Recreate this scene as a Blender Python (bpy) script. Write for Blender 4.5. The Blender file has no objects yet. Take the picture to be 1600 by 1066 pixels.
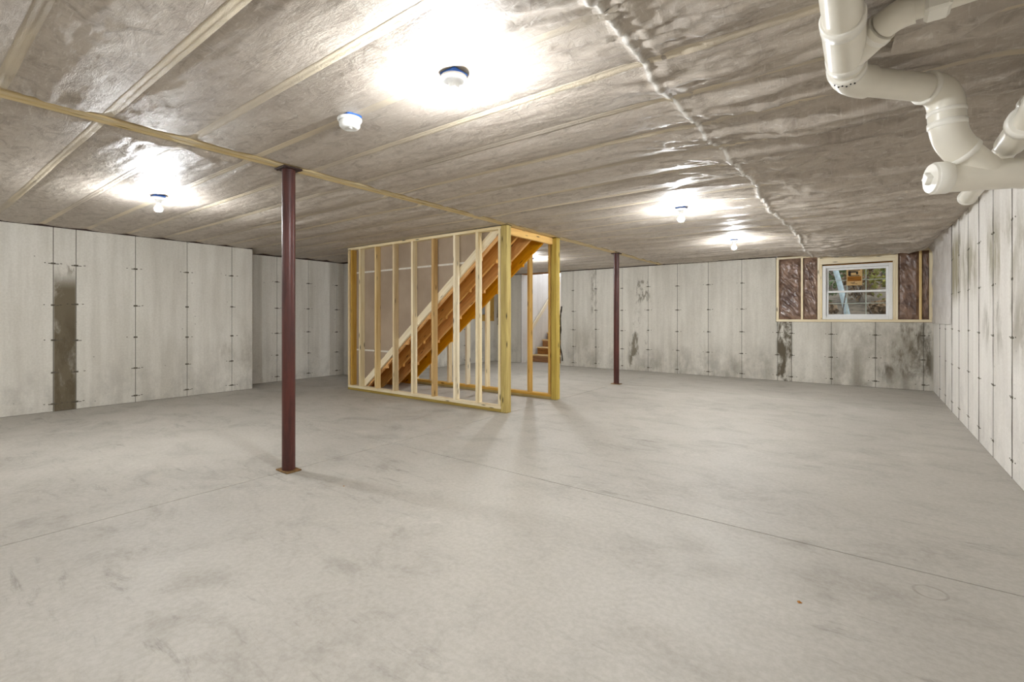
import bpy, bmesh, math, random
import numpy as np
from mathutils import Vector, Matrix

random.seed(7)
rng = np.random.default_rng(11)
SC = bpy.context.scene
COL = SC.collection

# ------------------------------------------------------------------ camera, sky, exposure
CAM_H = 1.205
cam_d = bpy.data.cameras.new('camera')
cam = bpy.data.objects.new('camera', cam_d)
COL.objects.link(cam)
cam.location = (0, 0, CAM_H)
cam.rotation_euler = (math.pi / 2, 0, math.atan2(0.599, 0.8008))
cam_d.sensor_width = 36.0
cam_d.lens = 36.0 * 742 / 1600
cam_d.shift_y = -36 / 1600
cam_d.clip_start = 0.02
SC.camera = cam

world = bpy.data.worlds.new('overcast_sky')
SC.world = world
world.use_nodes = True
wn = world.node_tree
wn.nodes.clear()
wo = wn.nodes.new('ShaderNodeOutputWorld')
wb = wn.nodes.new('ShaderNodeBackground')
wb.inputs['Color'].default_value = (0.86, 0.90, 1.0, 1)
wb.inputs['Strength'].default_value = 1.0
wn.links.new(wb.outputs[0], wo.inputs[0])

vs = SC.view_settings
vs.view_transform = 'Standard'
vs.look = 'None'
vs.gamma = 1.0
vs.exposure = 1.18
vs.use_curve_mapping = False
BULB = 1250.0

# ------------------------------------------------------------------ dimensions
CZ = 2.40            # ceiling height
XR = 0.87            # right wall
YF = 10.37           # far wall
XL = -8.38           # left wall
XRC = -8.95          # recess in the left wall
YN = -3.6            # near wall (behind the camera)
XB = -3.66           # beam, columns and floor joint
JOIST0, JSTEP = 0.38, 0.433

# ------------------------------------------------------------------ node helpers
def lin(c):
    out = []
    for v in c[:3]:
        v = v / 255.0
        out.append(v / 12.92 if v <= 0.04045 else ((v + 0.055) / 1.055) ** 2.4)
    return (*out, 1.0)

class NT:
    def __init__(self, name):
        self.m = bpy.data.materials.new(name)
        self.m.use_nodes = True
        self.t = self.m.node_tree
        self.t.nodes.clear()
        self.out = self.n('ShaderNodeOutputMaterial')
    def n(self, typ, **kw):
        nd = self.t.nodes.new(typ)
        for k, v in kw.items():
            setattr(nd, k, v)
        return nd
    def put(self, sock, v):
        if isinstance(v, bpy.types.NodeSocket):
            self.t.links.new(v, sock)
        else:
            sock.default_value = v
    def math(self, op, a, b=0.0, clamp=False):
        nd = self.n('ShaderNodeMath', operation=op, use_clamp=clamp)
        self.put(nd.inputs[0], a); self.put(nd.inputs[1], b)
        return nd.outputs[0]
    def mix(self, f, a, b):
        nd = self.n('ShaderNodeMix', data_type='RGBA')
        self.put(nd.inputs[0], f); self.put(nd.inputs[6], a); self.put(nd.inputs[7], b)
        return nd.outputs[2]
    def mul(self, f, a, b):
        nd = self.n('ShaderNodeMix', data_type='RGBA', blend_type='MULTIPLY')
        self.put(nd.inputs[0], f); self.put(nd.inputs[6], a); self.put(nd.inputs[7], b)
        return nd.outputs[2]
    def noise(self, vec, scale, detail=4.0, rough=0.55, dist=0.0):
        nd = self.n('ShaderNodeTexNoise')
        self.put(nd.inputs['Vector'], vec)
        nd.inputs['Scale'].default_value = scale
        nd.inputs['Detail'].default_value = detail
        nd.inputs['Roughness'].default_value = rough
        nd.inputs['Distortion'].default_value = dist
        return nd.outputs['Fac']
    def voronoi(self, vec, scale, feature='F1'):
        nd = self.n('ShaderNodeTexVoronoi', feature=feature)
        self.put(nd.inputs['Vector'], vec)
        nd.inputs['Scale'].default_value = scale
        return nd.outputs['Distance']
    def mapping(self, vec, scale=(1, 1, 1), rot=(0, 0, 0), loc=(0, 0, 0)):
        nd = self.n('ShaderNodeMapping')
        self.put(nd.inputs['Vector'], vec)
        nd.inputs['Scale'].default_value = scale
        nd.inputs['Rotation'].default_value = rot
        nd.inputs['Location'].default_value = loc
        return nd.outputs[0]
    def ramp(self, f, a, b, lo=0.0, hi=1.0, smooth=True):
        nd = self.n('ShaderNodeMapRange', interpolation_type='SMOOTHSTEP' if smooth else 'LINEAR')
        self.put(nd.inputs[0], f)
        nd.inputs[1].default_value = a; nd.inputs[2].default_value = b
        nd.inputs[3].default_value = lo; nd.inputs[4].default_value = hi
        return nd.outputs[0]
    def pos(self):
        return self.n('ShaderNodeNewGeometry').outputs['Position']
    def obj(self):
        return self.n('ShaderNodeTexCoord').outputs['Object']
    def sep(self, v):
        nd = self.n('ShaderNodeSeparateXYZ')
        self.put(nd.inputs[0], v)
        return nd.outputs
    def rand(self):
        return self.n('ShaderNodeObjectInfo').outputs['Random']
    def bump(self, h, strength=0.3, dist=0.01):
        nd = self.n('ShaderNodeBump')
        nd.inputs['Strength'].default_value = strength
        nd.inputs['Distance'].default_value = dist
        self.put(nd.inputs['Height'], h)
        return nd.outputs[0]
    def bsdf(self, color, rough=0.6, spec=0.5, metal=0.0, normal=None, **kw):
        b = self.n('ShaderNodeBsdfPrincipled')
        self.put(b.inputs['Base Color'], color)
        self.put(b.inputs['Roughness'], rough)
        self.put(b.inputs['Specular IOR Level'], spec)
        self.put(b.inputs['Metallic'], metal)
        if normal is not None:
            self.put(b.inputs['Normal'], normal)
        for k, v in kw.items():
            self.put(b.inputs[k], v)
        self.t.links.new(b.outputs[0], self.out.inputs[0])
        return self.m

def plain(name, rgb, rough=0.5, spec=0.5, metal=0.0, var=0.06, scale=25):
    t = NT(name)
    f = t.noise(t.obj(), scale, 3)
    a = lin(rgb)
    b = tuple(min(1, c * (1 - var * 2.5)) for c in a[:3]) + (1,)
    col = t.mix(t.ramp(f, 0.3, 0.75), a, b)
    return t.bsdf(col, rough, spec, metal)

def wood(name, light, dark, axis='z', rot=None, knots=0.9, rough=0.7, tone=0.12):
    """lumber: grain stretched along one axis, sparse knots, tone varying from board to board"""
    t = NT(name)
    v = t.obj()
    if rot is not None:
        v = t.mapping(v, rot=rot)
    long, cross = 0.9, 16.0
    sc = {'x': (long, cross, cross), 'y': (cross, long, cross), 'z': (cross, cross, long)}[axis]
    r = t.rand()
    off = t.n('ShaderNodeVectorMath', operation='ADD')
    t.put(off.inputs[0], v)
    cmb = t.n('ShaderNodeCombineXYZ')
    t.put(cmb.inputs[0], t.math('MULTIPLY', r, 13.0)); t.put(cmb.inputs[1], t.math('MULTIPLY', r, 7.0)); t.put(cmb.inputs[2], t.math('MULTIPLY', r, 29.0))
    t.put(off.inputs[1], cmb.outputs[0])
    v = off.outputs[0]
    g = t.noise(t.mapping(v, sc), 2.2, 6, 0.6, 0.6)
    broad = t.noise(t.mapping(v, tuple(x * 0.35 for x in sc)), 1.2, 2)
    f = t.math('ADD', t.math('MULTIPLY', t.ramp(g, 0.35, 0.68), 0.65), t.math('MULTIPLY', broad, 0.4), True)
    col = t.mix(f, lin(light), lin(dark))
    ksc = {'x': (3.2, 14, 14), 'y': (14, 3.2, 14), 'z': (14, 14, 3.2)}[axis]
    k = t.voronoi(t.mapping(v, ksc), 1.0)
    km = t.math('MULTIPLY', t.ramp(k, 0.05, 0.2, 1.0, 0.0), knots)
    col = t.mix(km, col, lin([c * 0.42 for c in dark]))
    hsv = t.n('ShaderNodeHueSaturation')
    t.put(hsv.inputs['Color'], col)
    t.put(hsv.inputs['Value'], t.math('ADD', 1 - tone, t.math('MULTIPLY', r, tone * 2)))
    t.put(hsv.inputs['Saturation'], t.math('ADD', 0.85, t.math('MULTIPLY', t.math('FRACT', t.math('MULTIPLY', r, 7.3)), 0.3)))
    return t.bsdf(hsv.outputs[0], rough, 0.3, 0, t.bump(g, 0.12, 0.004))

def box_mask(t, u, w, u0, u1, w0, w1, soft_u=0.02, soft_w=0.1):
    a = t.math('MULTIPLY', t.ramp(u, u0 - soft_u, u0 + soft_u), t.ramp(u, u1 - soft_u, u1 + soft_u, 1.0, 0.0))
    b = t.math('MULTIPLY', t.ramp(w, w0 - soft_w, w0 + soft_w), t.ramp(w, w1 - soft_w, w1 + soft_w, 1.0, 0.0))
    return t.math('MULTIPLY', a, b)

def concrete(name, light, dark, along='x', stains=(), grime=0.45):
    """cast concrete: vertical water streaks, pin holes, soaked patches where the wall has them"""
    t = NT(name)
    p = t.pos()
    s = t.sep(p)
    u, w = (s[0] if along == 'x' else s[1]), s[2]
    big = t.noise(t.mapping(p, (1, 1, 0.45)), 1.5, 5, 0.6)
    streak = t.noise(t.mapping(p, (1, 1, 0.06)), 9.0, 4, 0.6)
    fine = t.noise(p, 45.0, 4, 0.65)
    r = t.rand()
    f = t.math('ADD', t.math('MULTIPLY', t.ramp(big, 0.3, 0.72), 0.55), t.math('MULTIPLY', t.ramp(streak, 0.35, 0.7), 0.5))
    f = t.math('ADD', f, t.math('MULTIPLY', t.math('SUBTRACT', r, 0.5), 0.25), True)
    col = t.mix(f, lin(light), lin(dark))
    col = t.mul(0.3, col, t.mix(t.ramp(fine, 0.3, 0.7), lin((255, 255, 255)), lin((215, 212, 205))))
    # grime splashed up from the slab
    gn = t.noise(t.mapping(p, (1, 1, 0.7)), 3.2, 8, 0.7)
    gm = t.math('MULTIPLY', t.ramp(w, 0.0, 1.0, 1.0, 0.0), t.ramp(gn, 0.42, 0.66))
    col = t.mix(t.math('MULTIPLY', gm, grime), col, lin([c * 0.74 for c in dark]))
    # pin holes and chips
    pv = t.voronoi(t.mapping(p, (1, 1, 1)), 5.0)
    pm = t.ramp(pv, 0.02, 0.055, 1.0, 0.0)
    col = t.mix(t.math('MULTIPLY', pm, 0.6), col, lin((92, 88, 80)))
    hgt = t.math('ADD', t.math('MULTIPLY', fine, 0.4), t.math('MULTIPLY', streak, 0.6))
    for (u0, u1, w0, w1, amt, rgb, scale, lo, hi, su, sw) in stains:
        m = box_mask(t, u, w, u0, u1, w0, w1, su, sw)
        n = t.noise(t.mapping(p, (1, 1, 0.4)), scale, 8, 0.68, 0.3)
        m = t.math('MULTIPLY', m, t.ramp(n, lo, hi))
        col = t.mix(t.math('MULTIPLY', m, amt), col, lin(rgb))
    return t.bsdf(col, 0.85, 0.25, 0, t.bump(hgt, 0.25, 0.006))

# ------------------------------------------------------------------ mesh helpers
class MB:
    def __init__(self):
        self.v, self.f, self.s = [], [], []
    def add(self, verts, faces, smooth=False):
        o = len(self.v)
        self.v += [tuple(x) for x in verts]
        self.f += [tuple(i + o for i in q) for q in faces]
        self.s += [smooth] * len(faces)
        return self
    def box(self, x0, x1, y0, y1, z0, z1):
        v = [(x0, y0, z0), (x1, y0, z0), (x1, y1, z0), (x0, y1, z0), (x0, y0, z1), (x1, y0, z1), (x1, y1, z1), (x0, y1, z1)]
        return self.add(v, [(0, 3, 2, 1), (4, 5, 6, 7), (0, 1, 5, 4), (1, 2, 6, 5), (2, 3, 7, 6), (3, 0, 4, 7)])
    def board(self, x0, x1, y0, y1, z0, z1, b=0.003):
        """box with eased edges"""
        bm = bmesh.new()
        vs_ = [bm.verts.new(p) for p in [(x0, y0, z0), (x1, y0, z0), (x1, y1, z0), (x0, y1, z0), (x0, y0, z1), (x1, y0, z1), (x1, y1, z1), (x0, y1, z1)]]
        for q in [(0, 3, 2, 1), (4, 5, 6, 7), (0, 1, 5, 4), (1, 2, 6, 5), (2, 3, 7, 6), (3, 0, 4, 7)]:
            bm.faces.new([vs_[i] for i in q])
        b = min(b, 0.4 * min(x1 - x0, y1 - y0, z1 - z0))
        bmesh.ops.bevel(bm, geom=bm.edges[:], offset=b, segments=1, affect='EDGES')
        bm.verts.index_update()
        self.add([v.co[:] for v in bm.verts], [[v.index for v in f.verts] for f in bm.faces])
        bm.free()
        return self
    def prism(self, poly, y0, y1):
        """polygon in x,z extruded along y"""
        n = len(poly)
        v = [(x, y0, z) for x, z in poly] + [(x, y1, z) for x, z in poly]
        f = [tuple(range(n)), tuple(range(2 * n - 1, n - 1, -1))]
        f += [((i + 1) % n, i, n + i, n + (i + 1) % n) for i in range(n)]
        return self.add(v, f)
    def tube(self, pts, r, seg=24, cap=True):
        pts = [Vector(p) for p in pts]
        rr = r if isinstance(r, (list, tuple)) else [r] * len(pts)
        rings, prev = [], None
        for i, p in enumerate(pts):
            d = (pts[min(i + 1, len(pts) - 1)] - pts[max(i - 1, 0)]).normalized()
            if prev is None:
                a = Vector((0, 0, 1)) if abs(d.z) < 0.9 else Vector((1, 0, 0))
                x = d.cross(a).normalized()
            else:
                x = (prev - d * prev.dot(d)).normalized()
            prev = x
            y = d.cross(x)
            rings.append([p + x * (rr[i] * math.cos(k * 2 * math.pi / seg)) + y * (rr[i] * math.sin(k * 2 * math.pi / seg)) for k in range(seg)])
        v = [q for ring in rings for q in ring]
        f = [(i * seg + k, i * seg + (k + 1) % seg, (i + 1) * seg + (k + 1) % seg, (i + 1) * seg + k) for i in range(len(pts) - 1) for k in range(seg)]
        self.add(v, f, True)
        if cap:
            n = len(rings)
            self.add(rings[0], [tuple(range(seg - 1, -1, -1))])
            self.add(rings[-1], [tuple(range(seg))])
        return self
    def lathe(self, prof, center, seg=32):
        """(radius, z) profile turned about the vertical through center"""
        cx, cy, cz = center
        v = [(cx + r * math.cos(k * 2 * math.pi / seg), cy + r * math.sin(k * 2 * math.pi / seg), cz + z) for r, z in prof for k in range(seg)]
        f = [(i * seg + k, i * seg + (k + 1) % seg, (i + 1) * seg + (k + 1) % seg, (i + 1) * seg + k) for i in range(len(prof) - 1) for k in range(seg)]
        return self.add(v, f, True)
    def build(self, name, mat, parent=None, label=None, kind=None, autosmooth=None):
        me = bpy.data.meshes.new(name)
        off = world_of(parent) if parent is not None else Vector((0, 0, 0))
        me.from_pydata([(x - off.x, y - off.y, z - off.z) for x, y, z in self.v], [], self.f)
        me.polygons.foreach_set('use_smooth', self.s)
        me.update()
        bm = bmesh.new(); bm.from_mesh(me)
        bmesh.ops.recalc_face_normals(bm, faces=bm.faces[:])
        bm.to_mesh(me); bm.free()
        me.materials.append(mat)
        o = bpy.data.objects.new(name, me)
        COL.objects.link(o)
        if parent is not None:
            o.parent = parent
        if label: o['label'] = label
        if kind: o['kind'] = kind
        return o

WORLD = {}
def world_of(o):
    p = Vector((0, 0, 0))
    while o is not None:
        p += o.location
        o = o.parent
    return p

def thing(name, label, cat, loc, group=None):
    o = bpy.data.objects.new(name, None)
    COL.objects.link(o)
    o.location = loc
    o.empty_display_size = 0.1
    o['label'] = label; o['category'] = cat
    if group: o['group'] = group
    return o

def tag(o, label, cat, group=None, kind=None):
    o['label'] = label; o['category'] = cat
    if group: o['group'] = group
    if kind: o['kind'] = kind
    return o

def struct(name, label=None):
    o = bpy.data.objects.new(name, None)
    COL.objects.link(o)
    o['kind'] = 'structure'
    if label: o['label'] = label
    return o

def copy_tree(root, loc, label=None):
    c = root.copy(); COL.objects.link(c); c.location = loc
    if label: c['label'] = label
    for ch in root.children:
        d = ch.copy(); COL.objects.link(d); d.parent = c
        for g in ch.children:
            e = g.copy(); COL.objects.link(e); e.parent = d
    return c

# smooth value noise for sheet geometry
def vnoise(x, y, seed=0):
    r = np.random.default_rng(seed)
    tab = r.random((256, 256))
    xi = np.floor(x).astype(int); yi = np.floor(y).astype(int)
    fx = x - xi; fy = y - yi
    fx = fx * fx * (3 - 2 * fx); fy = fy * fy * (3 - 2 * fy)
    g = lambda a, b: tab[a % 256, b % 256]
    return (g(xi, yi) * (1 - fx) + g(xi + 1, yi) * fx) * (1 - fy) + (g(xi, yi + 1) * (1 - fx) + g(xi + 1, yi + 1) * fx) * fy

def fbm(x, y, seed=0, octv=4):
    s, a, t = 0, 1.0, 0
    for k in range(octv):
        s = s + a * vnoise(x * 2 ** k, y * 2 ** k, seed + k); t += a; a *= 0.5
    return s / t

def sst(a, b, x):
    t = np.clip((x - a) / (b - a), 0, 1)
    return t * t * (3 - 2 * t)

def grid_mesh(name, X, Y, Z, mat, parent=None, mask=None, smooth=True, kind=None, label=None, thick=0):
    """sheet from 2-D arrays of coordinates"""
    ny, nx = X.shape
    off = world_of(parent) if parent is not None else Vector((0, 0, 0))
    co = np.stack([X - off.x, Y - off.y, Z - off.z], -1).reshape(-1, 3)
    idx = np.arange(nx * ny).reshape(ny, nx)
    q = np.stack([idx[:-1, :-1], idx[:-1, 1:], idx[1:, 1:], idx[1:, :-1]], -1)
    if mask is not None:
        q = q[mask]
    q = q.reshape(-1, 4)
    me = bpy.data.meshes.new(name)
    me.vertices.add(len(co)); me.vertices.foreach_set('co', co.ravel())
    me.loops.add(q.size); me.loops.foreach_set('vertex_index', q.ravel())
    me.polygons.add(len(q)); me.polygons.foreach_set('loop_start', np.arange(0, q.size, 4))
    me.polygons.foreach_set('use_smooth', np.full(len(q), smooth))
    me.update(calc_edges=True); me.validate()
    me.materials.append(mat)
    o = bpy.data.objects.new(name, me)
    COL.objects.link(o)
    if parent is not None: o.parent = parent
    if kind: o['kind'] = kind
    if label: o['label'] = label
    return o

# ------------------------------------------------------------------ materials
def floor_material():
    t = NT('trowelled_concrete')
    p = t.pos()
    s = t.sep(p)
    big = t.noise(p, 0.55, 5, 0.6, 0.3)
    mid = t.noise(t.mapping(p, (1, 1.5, 1), rot=(0, 0, 0.7)), 2.1, 9, 0.72, 0.5)
    fine = t.noise(p, 38, 5, 0.7)
    col = t.mix(t.ramp(big, 0.3, 0.7), lin((184, 179, 170)), lin((172, 167, 158)))
    m = t.math('MULTIPLY', t.ramp(mid, 0.47, 0.74), t.ramp(big, 0.35, 0.62, 0.3, 1.0))
    col = t.mix(t.math('MULTIPLY', m, 0.62), col, lin((136, 131, 122)))
    smear = t.noise(t.mapping(p, (1, 5, 1), rot=(0, 0, 0.55)), 2.6, 10, 0.78, 0.4)
    m2 = t.math('MULTIPLY', t.ramp(smear, 0.52, 0.74), t.ramp(t.noise(p, 0.8, 2), 0.42, 0.65))
    col = t.mix(t.math('MULTIPLY', m2, 0.85), col, lin((112, 107, 98)))
    pale = t.noise(t.mapping(p, loc=(4, 9, 0)), 1.3, 6, 0.7)
    col = t.mix(t.ramp(pale, 0.58, 0.75, 0, 0.45), col, lin((204, 199, 190)))
    col = t.mul(0.35, col, t.mix(t.ramp(fine, 0.35, 0.65), lin((255, 255, 255)), lin((214, 210, 203))))
    # ring left by a bucket
    dx = t.math('SUBTRACT', s[0], 0.222); dy = t.math('SUBTRACT', s[1], 2.77)
    d = t.math('SQRT', t.math('ADD', t.math('MULTIPLY', dx, dx), t.math('MULTIPLY', dy, dy)))
    ring = t.ramp(t.math('ABSOLUTE', t.math('SUBTRACT', d, 0.058)), 0.002, 0.009, 1.0, 0.0)
    ring = t.math('MULTIPLY', ring, t.ramp(t.noise(p, 14, 3), 0.35, 0.6, 0.25, 0.8))
    col = t.mix(t.math('MULTIPLY', ring, 0.6), col, lin((120, 114, 102)))
    rough = t.ramp(mid, 0.3, 0.7, 0.5, 0.68)
    return t.bsdf(col, rough, 0.35, 0, t.bump(t.math('ADD', t.math('MULTIPLY', fine, 0.5), mid), 0.08, 0.004))

def fabric_material(name, veil=None):
    """white spun netting over brown fibreglass; veil: what shows through where it lies on a joist"""
    t = NT(name)
    p = t.pos()
    big = t.noise(t.mapping(p, (0.6, 1.6, 1)), 1.6, 4, 0.6, 0.4)
    swirl = t.noise(t.mapping(p, (1, 1.7, 1), rot=(0, 0, 0.5)), 5.5, 6, 0.65, 1.4)
    hair = t.noise(t.mapping(p, (6, 30, 1), rot=(0, 0, 0.35)), 2.4, 7, 0.72, 1.1)
    hair2 = t.noise(t.mapping(p, (30, 7, 1), rot=(0, 0, 0.9)), 2.2, 6, 0.7, 1.3)
    h = t.math('MAXIMUM', t.ramp(hair, 0.5, 0.74), t.math('MULTIPLY', t.ramp(hair2, 0.52, 0.76), 0.8))
    if veil is None:
        base = t.mix(t.ramp(big, 0.3, 0.7), lin((180, 168, 155)), lin((198, 187, 174)))
        base = t.mix(t.ramp(swirl, 0.45, 0.72, 0, 0.6), base, lin((138, 125, 112)))
        col = t.mix(t.math('MULTIPLY', h, 0.68), base, lin((230, 226, 219)))
        s = t.sep(p)
        sx = t.math('ADD', t.math('MULTIPLY', t.math('SINE', t.math('MULTIPLY', s[1], 1.9)), 0.03), t.math('MULTIPLY', t.math('SINE', t.math('MULTIPLY', s[1], 7.3)), 0.012))
        dd = t.math('ABSOLUTE', t.math('SUBTRACT', t.math('ADD', s[0], 0.80), sx))
        col = t.mix(t.ramp(dd, 0.003, 0.020, 0.7, 0.0), col, lin((240, 237, 231)))
    else:
        col = t.mix(t.math('MULTIPLY', h, 0.35), lin(veil), lin((236, 229, 216)))
        fade = t.noise(t.mapping(p, (0.5, 2.2, 1)), 1.3, 3)
        col = t.mix(t.ramp(fade, 0.36, 0.66, 0, 0.95), col, lin((182, 171, 157)))
    hgt = t.math('ADD', t.math('MULTIPLY', hair, 0.6), t.math('ADD', t.math('MULTIPLY', hair2, 0.4), t.math('MULTIPLY', swirl, 1.2)))
    rough = t.ramp(swirl, 0.3, 0.7, 0.42, 0.56)
    return t.bsdf(col, rough, 0.4, 0, t.bump(hgt, 0.6, 0.012))

def poly_material(name, light, dark, rough=0.3, spec=0.5):
    t = NT(name)
    p = t.pos()
    a = t.noise(t.mapping(p, (1, 1, 0.8)), 4.5, 6, 0.65, 1.2)
    b = t.noise(p, 16, 4, 0.6, 0.8)
    col = t.mix(t.ramp(a, 0.32, 0.68), lin(dark), lin(light))
    return t.bsdf(col, rough, spec, 0, t.bump(t.math('ADD', a, t.math('MULTIPLY', b, 0.5)), 0.35, 0.03))

def glass_material():
    t = NT('window_glass')
    tr = t.n('ShaderNodeBsdfTransparent'); tr.inputs[0].default_value = (0.95, 0.97, 0.96, 1)
    gl = t.n('ShaderNodeBsdfGlossy'); gl.inputs['Roughness'].default_value = 0.02
    fr = t.n('ShaderNodeFresnel'); fr.inputs[0].default_value = 1.45
    mx = t.n('ShaderNodeMixShader')
    t.put(mx.inputs[0], fr.outputs[0])
    t.t.links.new(tr.outputs[0], mx.inputs[1]); t.t.links.new(gl.outputs[0], mx.inputs[2])
    t.t.links.new(mx.outputs[0], t.out.inputs[0])
    return t.m

def emit(name, rgb, strength):
    t = NT(name)
    e = t.n('ShaderNodeEmission')
    e.inputs[0].default_value = rgb; e.inputs[1].default_value = strength
    t.t.links.new(e.outputs[0], t.out.inputs[0])
    return t.m

def steel_paint():
    t = NT('red_oxide_primer')
    p = t.obj()
    a = t.noise(t.mapping(p, (6, 6, 0.8)), 3, 6, 0.65)
    b = t.noise(p, 30, 4)
    sc = t.noise(t.mapping(p, (30, 30, 1.4)), 2.2, 5)
    col = t.mix(t.ramp(a, 0.35, 0.7), lin((84, 36, 27)), lin((58, 24, 18)))
    col = t.mix(t.ramp(b, 0.62, 0.76, 0, 0.5), col, lin((56, 26, 20)))
    col = t.mix(t.ramp(sc, 0.68, 0.76, 0, 0.5), col, lin((140, 88, 74)))
    return t.bsdf(col, t.ramp(a, 0.3, 0.7, 0.38, 0.55), 0.5, 0, t.bump(b, 0.1, 0.003))

def drywall_paper():
    t = NT('drywall_back_paper')
    p = t.pos()
    a = t.noise(t.mapping(p, (1, 1, 1)), 1.3, 4)
    b = t.noise(t.mapping(p, (14, 1, 2)), 5, 4)
    col = t.mix(t.ramp(a, 0.35, 0.65), lin((176, 158, 138)), lin((160, 142, 123)))
    col = t.mul(0.3, col, t.mix(b, lin((255, 255, 255)), lin((220, 214, 206))))
    return t.bsdf(col, 0.85, 0.2)

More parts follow.
